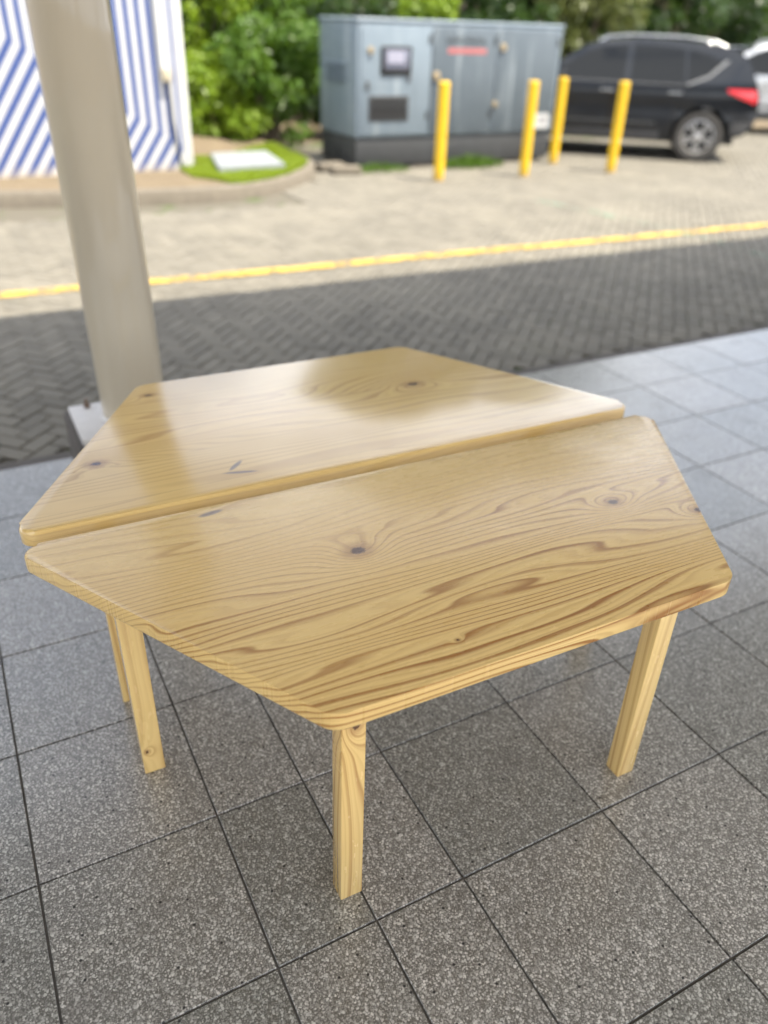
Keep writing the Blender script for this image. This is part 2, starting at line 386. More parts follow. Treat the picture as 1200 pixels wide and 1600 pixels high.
def prism(bm, poly, z0, z1):
    a = [bm.verts.new((x, y, z0)) for x, y in poly]; b = [bm.verts.new((x, y, z1)) for x, y in poly]
    bm.faces.new(a[::-1]); bm.faces.new(b)
    n = len(poly)
    for i in range(n): bm.faces.new((a[i], a[(i + 1) % n], b[(i + 1) % n], b[i]))
def rounded(poly, rads, seg=8):
    out = []; n = len(poly)
    for i in range(n):
        p, q, r_ = Vector(poly[i - 1]), Vector(poly[i]), Vector(poly[(i + 1) % n]); rad = rads[i]
        a, b = (p - q).normalized(), (r_ - q).normalized()
        half = math.acos(max(-1, min(1, a.dot(b)))) / 2; d = rad / math.tan(half)
        c = q + (a + b).normalized() * rad / math.sin(half)
        s, e = q + a * d - c, q + b * d - c
        a0 = math.atan2(s.y, s.x); da = (math.atan2(e.y, e.x) - a0 + PI) % (2 * PI) - PI
        for k in range(seg + 1): out.append((c.x + rad * math.cos(a0 + da * k / seg), c.y + rad * math.sin(a0 + da * k / seg)))
    return out

# ================================================================== SETTING
GZ = -0.05                         # top of the block paving
bm = bmesh.new()
S = 300
for q in [(-S, -S), (S, -S), (S, S), (-S, S)]: bm.verts.new((*q, GZ - 0.055))
bm.faces.new(bm.verts)
tag(link('ground', tomesh('ground', bm), 'earth'), kind='structure')
# paving bed, one sheet above the earth
bm = bmesh.new()
for q in [(-14, -14), (26, -14), (26, 12), (-14, 12)]: bm.verts.new((*q, GZ - 0.014))
bm.faces.new(bm.verts)
road = tag(link('road', tomesh('road', bm), 'soil_joint'), kind='structure')

# --- herringbone pavers, laid at 45 degrees to the floor edge
BL, BW, BT = 0.176, 0.088, 0.055
def brick_mesh(bm, cx, cy, ang, dz=0.0, tx=0.0):
    L, W = BL / 2 - 0.0035, BW / 2 - 0.0035
    ca, sa = math.cos(ang), math.sin(ang)
    def P(x, y, z): return (cx + x * ca - y * sa, cy + x * sa + y * ca, GZ + z + dz + tx * x)
    lo = [bm.verts.new(P(x, y, -0.03)) for x, y in ((-L, -W), (L, -W), (L, W), (-L, W))]
    e = 0.005
    mi = [bm.verts.new(P(x, y, -e)) for x, y in ((-L, -W), (L, -W), (L, W), (-L, W))]
    hi = [bm.verts.new(P(x, y, 0)) for x, y in ((-L + e, -W + e), (L - e, -W + e), (L - e, W - e), (-L + e, W - e))]
    bm.faces.new(hi)
    for A, B in ((lo, mi), (mi, hi)):
        for i in range(4): bm.faces.new((A[i], A[(i + 1) % 4], B[(i + 1) % 4], B[i]))
rnd = random.Random(5)
bricks = []
for i in range(-170, 300):
    for j in range(-170, 300):
        # herringbone lattice: a horizontal and an upright brick per cell
        m4 = (i - j) % 4
        if m4 == 0: hx, hy, a = (i + 1) * BW, (j + 0.5) * BW, 0.0          # occupies (i,j),(i+1,j)
        elif m4 == 3: hx, hy, a = (i + 0.5) * BW, (j + 1) * BW, PI / 2      # occupies (i,j),(i,j+1)
        else: continue
        c45 = math.sqrt(0.5)
        x, y = hx * c45 - hy * c45 + 3.0, hx * c45 + hy * c45 + 1.0
        if not (-3.2 < x < 17.0 and 2.56 < y < 11.2): continue
        if y > 7.3 and x < 4.2 and y > 7.4 : 
            if x < 3.6 or y > 8.6: continue
        bricks.append((x, y, a + PI / 4))
def hidden(px, py):
    if px < 0 or px > 1200 or py > 760: return True
    if 30 < px < 265 and px > 30 + py * 0.19 and px < 170 + py * 0.165: return True
    if py > 545 and px > 250 and px < 1000 and py > 545 + max(0, (px - 640) * 0.24): 
        if py > 600 - (px - 250) * 0.14 : return True
    return False
vis = []
for k, (x, y, a) in enumerate(bricks):
    q = pix((x, y, GZ))
    if q and not hidden(q[0], q[1]): vis.append((q[2], k))
vis.sort(); near = {k for _, k in vis[:300]}
bmf = bmesh.new()
variants = []
for v in range(5):
    b2 = bmesh.new(); brick_mesh(b2, 0, 0, 0, -GZ, rnd.uniform(-0.006, 0.006)); variants.append(tomesh('paver', b2))
    variants[-1].materials.append(MT['paver'])
for k, (x, y, a) in enumerate(bricks):
    dz = rnd.uniform(-0.0025, 0.0025) + 0.004 * mnoise.noise((x * 0.7, y * 0.7, 0))
    if k in near: link('paver', rnd.choice(variants), None, road, (x, y, GZ + dz), (0, 0, a))
    else: brick_mesh(bmf, x, y, a, dz, rnd.uniform(-0.006, 0.006))
tag(link('pavers', tomesh('pavers', bmf), 'paver', road), kind='stuff')
# the plain paving behind the shelter
bm = bmesh.new()
for q in [(-14, -14), (26, -14), (26, -4.7), (-14, -4.7)]: bm.verts.new((*q, GZ))
bm.faces.new(bm.verts)
tag(link('pavement', tomesh('pavement', bm), 'paver'), kind='structure')

# --- painted lines on the paving
def strip(name, pts, wd, mat, z):
    bm = bmesh.new(); L = []
    for i, (x, y) in enumerate(pts):
        a = Vector(pts[max(0, i - 1)]); b = Vector(pts[min(len(pts) - 1, i + 1)]); d = (b - a).normalized(); n = Vector((-d.y, d.x)) * wd / 2
        L.append((bm.verts.new((x + n.x, y + n.y, z)), bm.verts.new((x - n.x, y - n.y, z))))
    for A, B in zip(L, L[1:]): bm.faces.new((A[0], A[1], B[1], B[0]))
    return tag(link(name, tomesh(name, bm), mat), kind='structure')
strip('yellow_line', [(x, 5.10 - 0.034 * x + 0.008 * math.sin(x * 2.1)) for x in [i * 0.5 - 4 for i in range(42)]], 0.135, 'yellow_line', GZ + 0.008)
strip('green_line', [(6.50, 3.4), (6.50, 4.2), (6.53, 4.6), (6.44, 5.3), (6.24, 6.2), (6.1, 6.7)], 0.085, 'green_line', GZ + 0.011)

# --- terrazzo floor
T = 0.40
floor = tag(box('floor', (-8, 14, -4.6, 2.395, -0.16, -0.0055), 'grout'), kind='structure')
cols = [-6, -5, -4, -3, -2, -1, 0, 1, 1.555, 2.10] + [3.1 + k for k in range(16)]
tile_cache = {}
def tile_mesh(wx, wy):
    key = (round(wx, 3), round(wy, 3))
    if key not in tile_cache:
        bm = bmesh.new(); hx, hy, e = wx / 2 - 0.0028, wy / 2 - 0.0028, 0.0007
        lo = [bm.verts.new((x, y, -0.012)) for x, y in ((-hx, -hy), (hx, -hy), (hx, hy), (-hx, hy))]
        mi = [bm.verts.new((x, y, -e)) for x, y in ((-hx, -hy), (hx, -hy), (hx, hy), (-hx, hy))]
        hi = [bm.verts.new((x, y, 0)) for x, y in ((-hx + e, -hy + e), (hx - e, -hy + e), (hx - e, hy - e), (-hx + e, hy - e))]
        bm.faces.new(hi)
        for A, B in ((lo, mi), (mi, hi)):
            for i in range(4): bm.faces.new((A[i], A[(i + 1) % 4], B[(i + 1) % 4], B[i]))
        me = tomesh('tile', bm); me.materials.append(MT['terrazzo']); tile_cache[key] = me
    return tile_cache[key]
for j in range(-6, 6):
    for a, b in zip(cols, cols[1:]):
        link('tile', tile_mesh((b - a) * T, T), None, floor, ((a + b) / 2 * T, (j + 0.5) * T, rnd.uniform(-0.0006, 0.0006)),
             (rnd.uniform(-1, 1) * 0.0012, rnd.uniform(-1, 1) * 0.0012, rnd.uniform(-1, 1) * 0.0015))
tag(box('kerb', (-8, 14, 2.398, 2.49, -0.2, -0.012), 'plinth', None, 0.008), kind='structure')

# --- planted island with a curved kerb
ctl = [(-6, 9.6), (-3, 8.9), (-1, 8.5), (0.64, 8.16), (1.4, 7.98), (2.0, 7.86), (2.55, 7.80), (3.01, 7.85), (3.5, 8.07), (3.93, 8.42), (4.22, 8.76), (4.42, 9.10), (4.52, 9.40), (4.56, 9.8), (4.5, 10.3), (4.4, 11.4)]
isl = []
for i in range(len(ctl) - 1):
    p0, p1, p2, p3 = (Vector(ctl[max(0, min(len(ctl) - 1, i + k))]) for k in (-1, 0, 1, 2))
    for k in range(4):
        t = k / 4
        isl.append(0.5 * ((2 * p1) + (p2 - p0) * t + (2 * p0 - 5 * p1 + 4 * p2 - p3) * t * t + (3 * p1 - p0 - 3 * p2 + p3) * t ** 3))
isl.append(Vector(ctl[-1]))
KZ = GZ + 0.13
bm = bmesh.new(); rows = []
for i, pnt in enumerate(isl):
    d = (isl[min(i + 1, len(isl) - 1)] - isl[max(i - 1, 0)]).normalized(); n = Vector((-d.y, d.x))
    jz = 0.008 * mnoise.noise((pnt.x * 3, pnt.y * 3, 1.0))
    prof = [(0.0, GZ - 0.05), (0.005, KZ - 0.03 + jz), (0.025, KZ + jz), (0.14, KZ + jz), (0.15, KZ - 0.015), (0.15, GZ - 0.05)]
    rows.append([bm.verts.new((pnt.x + n.x * o, pnt.y + n.y * o, z)) for o, z in prof])
for A, B in zip(rows, rows[1:]):
    for k in range(5): bm.faces.new((A[k], A[k + 1], B[k + 1], B[k]))
tag(link('kerb', tomesh('kerb', bm, angle=40), 'kerb'), kind='structure')
def earth_z(x, y):
    m = max(0, 1 - ((x - 3.1) / 0.8) ** 2 - ((y - 10.4) / 0.55) ** 2)
    return KZ - 0.015 + 0.02 * mnoise.noise((x * 1.5, y * 1.5, 0)) + 0.16 * m + max(0, y - 9.9) * 0.10
bm = bmesh.new(); nx, ny = 46, 40; gv = {}
def inside(x, y):
    best = None
    c = False; pl = isl + [Vector((4.4, 13)), Vector((-6, 13))]
    for i in range(len(pl)):
        a, b = pl[i - 1], pl[i]
        if (a.y > y) != (b.y > y) and x < (b.x - a.x) * (y - a.y) / (b.y - a.y) + a.x: c = not c
    return c
inner = []
for i, pnt in enumerate(isl):
    d = (isl[min(i + 1, len(isl) - 1)] - isl[max(i - 1, 0)]).normalized(); inner.append(pnt + Vector((-d.y, d.x)) * 0.11)
for i in range(len(inner)):
    for k in range(9):
        t = k / 8; x = inner[i].x * (1 - t) + 1.2 * t + (0 if i < 44 else 0) ; y = inner[i].y * (1 - t) + 12.0 * t
        gv[i, k] = bm.verts.new((x, y, earth_z(x, y)))
for i in range(len(inner) - 1):
    for k in range(8): bm.faces.new((gv[i, k], gv[i + 1, k], gv[i + 1, k + 1], gv[i, k + 1]))
bmesh.ops.remove_doubles(bm, verts=bm.verts, dist=0.001)
tag(link('planting_bed', tomesh('planting_bed', bm, True), 'earth'), kind='structure')
# grass on the bed round the slab
def grass(name, n, fn, h0, h1, label):
    bm = bmesh.new(); rr = random.Random(name)
    k = 0
    while k < n:
        p = fn(rr)
        if p is None: continue
        x, y, z = p; k += 1; a = rr.uniform(0, PI); h = rr.uniform(h0, h1); wd = h * 0.09 + 0.0035
        lx, ly = rr.uniform(-1, 1) * h * 0.6, rr.uniform(-1, 1) * h * 0.6
        dx, dy = math.cos(a) * wd, math.sin(a) * wd
        v = [bm.verts.new(q) for q in ((x - dx, y - dy, z - 0.01), (x + dx, y + dy, z - 0.01), (x + lx * 0.4 + dx * 0.7, y + ly * 0.4 + dy * 0.7, z + h * 0.6), (x + lx, y + ly, z + h))]
        bm.faces.new(v)
    return tag(link(name, tomesh(name, bm), 'grass'), label, 'grass', None, 'stuff')
SLAB = [(3.02, 8.62), (3.86, 8.70), (4.02, 9.78), (3.26, 9.74)]
def in_poly(x, y, pl):
    c = False
    for i in range(len(pl)):
        a, b = pl[i - 1], pl[i]
        if (a[1] > y) != (b[1] > y) and x < (b[0] - a[0]) * (y - a[1]) / (b[1] - a[1]) + a[0]: c = not c
    return c
inner_poly = [tuple(q) for q in inner] + [(4.3, 13), (-6, 13)]
def gfn(rr):
    x, y = rr.uniform(2.7, 4.5), rr.uniform(7.9, 10.6)
    if not in_poly(x, y, inner_poly) or in_poly(x, y, SLAB): return None
    e = mnoise.noise((x * 2.2, y * 2.2, 3.0)) * 0.25
    if x < 2.62 + 0.9 * max(0, 8.55 - y) + e: return None
    if y > 9.85 + 0.5 * (x - 3.4) + e: return None
    if x < 3.05 and y > 9.2 + e: return None
    return (x, y, earth_z(x, y))
grass('grass', 26000, gfn, 0.02, 0.07, 'short sunlit lawn grass round the pale slab on the kerbed island')
# slab
bm = bmesh.new(); prism(bm, SLAB, KZ - 0.03, KZ + 0.075)
bmesh.ops.bevel(bm, geom=bm.edges[:], offset=0.012, segments=2, affect='EDGES')
tag(link('concrete_slab', tomesh('concrete_slab', bm, angle=40), 'slab'), 'pale grey concrete inspection slab lying in the bright grass', 'slab')

# ================================================================== SHELTER: roof and column
roof = thing('canopy_roof', 'pale sheet canopy roof over the tiled floor, above the tables', 'roof', (0, 0, 0))
RH = 3.10
def roof_edge(x): return 3.40 - 0.023 * x
for k in range(24):
    x0, x1 = -8 + k * 0.9, -8 + (k + 1) * 0.9 + 0.03
    bm = bmesh.new()
    def rz(y): return RH + 0.10 + (roof_edge(0) - y) * 0.04
    pr = [(x0, 0), (x0 + 0.05, 0.035), (x0 + 0.09, 0.0), (x0 + 0.45, 0), (x0 + 0.49, 0.03), (x0 + 0.53, 0), (x1, 0)]
    A = [[bm.verts.new((x, y if y < 0 else roof_edge(x), rz(y if y < 0 else roof_edge(x)) + z + t)) for x, z in pr] for y in (-2.2, 4.0) for t in (0.0 + 0.004 * (k % 2), 0.012 + 0.004 * (k % 2))]
    for i in range(len(pr) - 1):
        bm.faces.new((A[0][i], A[0][i + 1], A[2][i + 1], A[2][i])); bm.faces.new((A[1][i], A[3][i], A[3][i + 1], A[1][i + 1]))
        bm.faces.new((A[2][i], A[2][i + 1], A[3][i + 1], A[3][i]))
    link('roof_sheet', tomesh('roof_sheet', bm), 'roof', roof)
for y in (-2.0, -0.6, 0.9, 3.2):
    box('purlin', (-8, 13.5, y - 0.03, y + 0.03, RH - 0.02, RH + 0.09 + (3.40 - y) * 0.04 - 0.004), 'beam', roof)
box('main_beam', (-8, 13.5, 2.10, 2.26, RH - 0.02, RH + 0.12), 'beam', roof)
CX, CY, CR = 0.645, 2.185, 0.125
colm = thing('round_column', 'thick beige painted round steel column beside the tables', 'column', (CX, CY, 0))
bm = bmesh.new(); lathe(bm, [(CR, 0.25), (CR, 0.6), (CR, 1.2), (CR, 2.0), (CR, RH - 0.021)], 64)
for v in bm.verts: v.co.x -= (v.co.z - 0.25) * 0.015
link('shaft', tomesh('shaft', bm, angle=50), 'column', colm)
bm = bmesh.new(); bbox(bm, -0.235, 0.235, -0.168, 0.168, 0.226, 0.250, bev=0.004)
bp = link('base_plate', tomesh('base_plate', bm, angle=40), 'plate', colm)
for sx, sy in ((-0.165, 0.135), (0.165, 0.135), (0.165, -0.135)):
    bm = bmesh.new(); lathe(bm, [(0.013, 0.2505), (0.013, 0.262), (0.007, 0.263), (0.007, 0.285)], 6)
    for v in bm.verts: v.co.x += sx; v.co.y += sy
    link('bolt', tomesh('bolt', bm), 'rust', bp)
bm = bmesh.new(); lathe(bm, [(CR + 0.012, 0.2502), (CR + 0.008, 0.257), (CR + 0.0005, 0.266)], 40)
link('weld_bead', tomesh('weld_bead', bm, True), 'plate', colm)
bm = bmesh.new(); bbox(bm, -0.255, 0.255, -0.188, 0.188, 0.001, 0.225, bev=0.008)
link('plinth', tomesh('plinth', bm, angle=40), 'plinth', colm)

# ================================================================== TABLES
TH, TT = 0.65, 0.042
LONG, SHORT, DEPTH = 1.775, 0.915, 0.722
def top_mesh():
    poly = [(-SHORT / 2, -DEPTH / 2), (SHORT / 2, -DEPTH / 2), (LONG / 2, DEPTH / 2), (-LONG / 2, DEPTH / 2)]
    pl = rounded(poly, [0.05, 0.05, 0.032, 0.032], 8)
    bm = bmesh.new(); prism(bm, pl, -TT, 0.0)
    top = [e for e in bm.edges if all(abs(v.co.z) < 1e-6 for v in e.verts)]
    bot = [e for e in bm.edges if all(abs(v.co.z + TT) < 1e-6 for v in e.verts)]
    bmesh.ops.bevel(bm, geom=top, offset=0.011, segments=5, affect='EDGES', profile=0.5)
    bot = [e for e in bm.edges if all(abs(v.co.z + TT) < 1e-6 for v in e.verts)]
    bmesh.ops.bevel(bm, geom=bot, offset=0.006, segments=3, affect='EDGES', profile=0.5)
    return tomesh('tabletop', bm, angle=50)
def leg_mesh():
    bm = bmesh.new(); bbox(bm, -0.0255, 0.0255, -0.0225, 0.0225, 0.0, TH - TT - 0.0005, bev=0.003, seg=2)
    return tomesh('leg', bm, angle=40)
def table(loc, rz, label, wood_top, seed):
    t = thing('trapezoid_table', label, 'table', (loc[0], loc[1], 0), rz, 'pine trapezoid tables pushed together')
    link('tabletop', top_mesh(), wood_top, t, (0, 0, TH))
    for k, (x, y) in enumerate(((-0.385, -0.264), (0.385, -0.264), (-0.690, 0.252), (0.690, 0.252))):
        kn = {0: [(0.525, 0.004, 0.010, 2.4, 1.5)], 2: [(0.075, -0.012, 0.005, 1.0, 1.2)]}.get(k, [])
        m = wood('pine_leg', 'z', seed + k * 3.7, kn, 0.85, 30.0, 3.2)
        link('leg', leg_mesh(), m, t, (x, y, 0))
    return t
def to_local(loc, rz, x, y):
    dx, dy = x - loc[0], y - loc[1]; return (dx * math.cos(rz) + dy * math.sin(rz), -dx * math.sin(rz) + dy * math.cos(rz))
L1, R1 = (0.988, 0.352), RAD(-1.0)
kn1 = [(*to_local(L1, R1, 0.770, 0.413), 0.0165, 4.0, 1.3), (*to_local(L1, R1, 1.419, 0.337), 0.0125, 3.0, 1.4), (*to_local(L1, R1, 1.583, 0.222), 0.011, 3.0, 1.3), (*to_local(L1, R1, 0.81, 0.073), 0.0035, 0.3, 1.2)]
mk1 = [(*to_local(L1, R1, 0.53, 0.690), 0.035, 0.009, 0.15)]
W1 = wood('pine_tabletop_front', 'x', 3.1, kn1, 1.2, 46.0, 16.0, mk1, (-0.05, 0.33, 0.42), 0, 0.25)
table(L1, R1, 'nearer trapezoid pine table with bold dark grain and a knot', W1, 11.0)
L2, R2 = (1.000, 1.128), RAD(179.2)
kn2 = [(*to_local(L2, R2, 0.340, 1.037), 0.012, 2.2, 1.5), (*to_local(L2, R2, 1.332, 1.169), 0.013, 2.8, 1.8), (*to_local(L2, R2, 0.56, 1.41), 0.010, 2.0, 1.5)]
mk2 = [(*to_local(L2, R2, 0.655, 0.885), 0.035, 0.008, 0.75), (*to_local(L2, R2, 0.655, 0.847), 0.05, 0.007, -0.25)]
W2 = wood('pine_tabletop_back', 'x', 19.4, kn2, 0.6, 42.0, 13.0, mk2, None, 0.182, 1.0)
table(L2, R2, 'farther trapezoid pine table with pale glossy top, behind the nearer one', W2, 31.0)

# ================================================================== BACKGROUND THINGS
# --- striped kiosk
kiosk = thing('striped_kiosk', 'white cabin wall painted with blue chevron stripes, left behind the column', 'kiosk', (0, 9.1, 0))
bm = bmesh.new(); bbox(bm, -3.5, 2.80, 0.0, 2.6, 0.06, 3.0)
for v in bm.verts: v.co.y += 0 
link('wall', tomesh('wall', bm), 'stripes', kiosk)
box('corner_post', (2.801, 2.86, -0.012, 0.06, 0.055, 3.0), 'white', kiosk, 0.006)
box('roof', (-3.65, 3.0, -0.10, 2.75, 3.002, 3.12), 'white', kiosk, 0.02)
box('base_frame', (-3.5, 2.86, 0.004, 2.6, 0.0, 0.054), 'kerb', kiosk)
jb = box('junction_box', (2.585, 2.685, -0.075, -0.001, 0.985, 1.12), 'box', kiosk, 0.01)
bm = bmesh.new(); tube(bm, [(2.61, -0.04, 1.115), (2.61, -0.04, 2.0), (2.60, -0.04, 2.95)], 0.032, 14)
link('conduit', tomesh('conduit', bm, angle=50), 'white', kiosk)
bm = bmesh.new(); tube(bm, [(2.655, -0.02, 0.99), (2.66, -0.02, 0.6), (2.70, -0.018, 0.3), (2.72, -0.015, 0.07)], 0.012, 8)
link('cable', tomesh('cable', bm, angle=50), 'grey_plastic', kiosk)

# --- generator set
gen = thing('diesel_generator', 'large weathered grey blue generator cabinet on a charcoal base behind the bollards', 'generator', (5.03, 9.20, -0.015), RAD(2.0))
GL, GD, GH = 3.24, 1.05, 1.655
bm = bmesh.new(); bbox(bm, 0, GL, 0, GD, 0.346, GH, bev=0.03, seg=3)
body = link('cabinet', tomesh('cabinet', bm, angle=40), 'gen', gen)
bm = bmesh.new(); bbox(bm, 0.015, GL - 0.015, 0.015, GD - 0.015, 0.0, 0.344, bev=0.012)
link('skid_base', tomesh('skid_base', bm, angle=40), 'gen_base', gen)
box('roof_panel', (-0.012, GL + 0.012, -0.012, GD + 0.012, GH - 0.03, GH + 0.022), 'gen', gen, 0.02, 3)
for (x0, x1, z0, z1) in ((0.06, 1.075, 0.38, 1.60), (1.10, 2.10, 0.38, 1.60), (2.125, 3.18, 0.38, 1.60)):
    d = box('door', (x0, x1, -0.016, -0.002, z0, z1), 'gen' if x0 < 1 else 'gen_shaded', gen, 0.006)
    for hz in (0.55, 1.42): box('hinge', (x1 - 0.035, x1 - 0.012, -0.030, -0.017, hz, hz + 0.10), 'grey_plastic', d)
# control window
cw = box('control_window', (0.335, 0.775, -0.040, -0.017, 1.07, 1.385), 'black', gen, 0.02, 3)
box('glazing', (0.375, 0.735, -0.046, -0.041, 1.13, 1.35), 'screen', cw, 0.002)
box('instrument_panel', (0.42, 0.66, -0.050, -0.047, 1.20, 1.33), 'panel_face', cw)
# louvre opening
lv = box('air_intake', (0.17, 0.76, -0.030, -0.017, 0.545, 0.835), 'grey_plastic', gen, 0.004)
box('opening', (0.195, 0.735, -0.034, -0.031, 0.565, 0.815), 'black', lv)
for k in range(5):
    bm = bmesh.new(); z = 0.70 + k * 0.024
    bbox(bm, 0.20, 0.73, -0.046, -0.035, z, z + 0.010)
    link('slat', tomesh('slat', bm), 'gen_base', lv)
# side louvre on the short end
for k in range(9):
    z = 0.96 + k * 0.027
    bm = bmesh.new(); vv = [bm.verts.new(q) for q in ((-0.001, 0.24, z), (-0.001, 0.86, z), (-0.022, 0.86, z + 0.004), (-0.022, 0.24, z + 0.004), (-0.001, 0.24, z + 0.018), (-0.001, 0.86, z + 0.018))]
    for f in ((0, 3, 2, 1), (3, 4, 5, 2), (0, 4, 3), (1, 2, 5), (0, 1, 5, 4)): bm.faces.new([vv[i] for i in f])
    link('louvre_blade', tomesh('louvre_blade', bm), 'gen', gen)
def knob(x, z, r, mat='brass'):
    bm = bmesh.new(); lathe(bm, [(r * 1.25, 0.0), (r * 1.25, 0.012), (r, 0.014), (r * 0.9, 0.035)], 16, Matrix.Translation((x, -0.017, z)) @ Matrix.Rotation(PI / 2, 4, 'X'))
    return link('lock', tomesh('lock', bm, angle=40), mat, gen)
for x, z, r in ((0.185, 1.335, 0.034), (1.17, 1.06, 0.045), (2.21, 1.395, 0.040), (2.15, 0.72, 0.032)): knob(x, z, r)
for x, z in ((0.145, 0.95), (0.75, 1.04)):
    box('latch', (x - 0.02, x + 0.025, -0.036, -0.017, z - 0.05, z + 0.05), 'grey_plastic', gen, 0.006)
# lettering and the red bar under it
fc = bpy.data.curves.new('lettering', 'FONT'); fc.body = 'HIMOINSA'; fc.size = 0.15; fc.extrude = 0.0012; fc.space_character = 1.05
fo = bpy.data.objects.new('lettering_tmp', fc); COL.objects.link(fo)
dg = bpy.context.evaluated_depsgraph_get(); dg.update()
me = bpy.data.meshes.new_from_object(fo.evaluated_get(dg)); bpy.data.objects.remove(fo)
xs = [v.co.x for v in me.vertices]; k = 0.62 / (max(xs) - min(xs))
for v in me.vertices: v.co.x = (v.co.x - min(xs)) * k
me.materials.clear(); me.materials.append(MT['dark_print'])
lt = link('lettering', me, None, gen, (1.30, -0.0185, 1.405), (PI / 2, 0, 0))
box('red_bar', (1.33, 1.94, -0.0195, -0.0165, 1.315, 1.375), 'red', gen)
lb = box('sticker', (2.84, 3.15, -0.0190, -0.0165, 0.40, 0.59), 'label', gen)
for (x0, x1, z0, z1) in ((2.98, 3.10, 0.46, 0.55), (2.87, 2.95, 0.52, 0.545), (2.87, 2.95, 0.47, 0.49)): box('print', (x0, x1, -0.0205, -0.0192, z0, z1), 'label_print', lb)
for x in (0.25, 0.95, 1.8, 2.7):      # support blocks
    o = box('support_block', (x, x + 0.30, 0.06, 0.9, GZ - 0.048, -0.001), 'brick', gen, 0.01)
box('drain_hose', (0.0, 0.02, 0.5, 0.52, 0.05, 0.2), 'black', gen)
# loose bricks by the generator
for (x, y, rz, lab) in ((4.72, 9.33, 0.25, 'pale loose concrete block on the ground at the generator corner'), (4.80, 9.02, -0.1, 'flat loose block lying in front of the generator corner')):
    o = box('loose_block', (-0.19, 0.19, -0.10, 0.10, 0, 0.09), 'kerb', None, 0.012); o.location = (x, y, GZ); o.rotation_euler = (0, 0, rz)
    tag(o, lab, 'block', 'loose blocks by the generator')
# weeds
def weed(name, c, n, rad, h, label, mat='leaf_mid'):
    bm = bmesh.new(); rr = random.Random(str(c))
    for k in range(n):
        a = rr.uniform(0, 2 * PI); r0 = rad * math.sqrt(rr.random()); x, y = c[0] + r0 * math.cos(a) * 1.6, c[1] + r0 * math.sin(a) * 0.6
        hh = h * rr.uniform(0.4, 1.0) * (1 - 0.5 * r0 / rad); b = rr.uniform(0, PI); wd = rr.uniform(0.006, 0.014)
        lx, ly = rr.uniform(-1, 1) * hh * 0.6, rr.uniform(-1, 1) * hh * 0.6; dx, dy = math.cos(b) * wd, math.sin(b) * wd
        bm.faces.new([bm.verts.new(q) for q in ((x - dx * 0.3, y - dy * 0.3, GZ), (x + lx * 0.5 - dx, y + ly * 0.5 - dy, GZ + hh * 0.6), (x + lx, y + ly, GZ + hh), (x + lx * 0.5 + dx, y + ly * 0.5 + dy, GZ + hh * 0.6))])
    return tag(link(name, tomesh(name, bm), mat), label, 'weed', 'weeds growing along the generator', 'stuff')
weed('weed_tuft', (5.28, 9.03), 260, 0.28, 0.16, 'low green weed tuft at the left foot of the generator')
weed('weed_tuft', (6.72, 9.0), 420, 0.30, 0.24, 'leafy weed tuft growing under the middle of the generator')

# --- bollards
def bollard(x, y, h, label):
    t = thing('bollard', label, 'bollard', (x, y, GZ), 0, 'yellow steel bollards in front of the generator')
    R_ = 0.066
    bm = bmesh.new(); lathe(bm, [(R_, -0.03), (R_, 0.3), (R_, h - 0.03)], 24); link('post', tomesh('post', bm, angle=40), 'bollard', t)
    bm = bmesh.new(); lathe(bm, [(R_ + 0.003, h - 0.0295), (R_ + 0.003, h - 0.012), (R_ * 0.85, h - 0.003), (R_ * 0.4, h)], 24); link('cap', tomesh('cap', bm, angle=60), 'bollard', t)
    bm = bmesh.new(); lathe(bm, [(R_ + 0.035, -0.02), (R_ + 0.028, 0.006), (R_ + 0.0005, 0.014)], 20); link('footing', tomesh('footing', bm, angle=40), 'kerb', t)
    return t
bollard(5.69, 8.18, 1.10, 'yellow bollard in front of the middle of the generator, nearest the lawn')
bollard(6.975, 8.15, 1.11, 'yellow bollard in front of the right end of the generator')
bollard(8.085, 8.96, 1.10, 'yellow bollard set back between the generator and the black car')
bollard(8.375, 8.06, 1.11, 'rightmost yellow bollard, in front of the black car door')

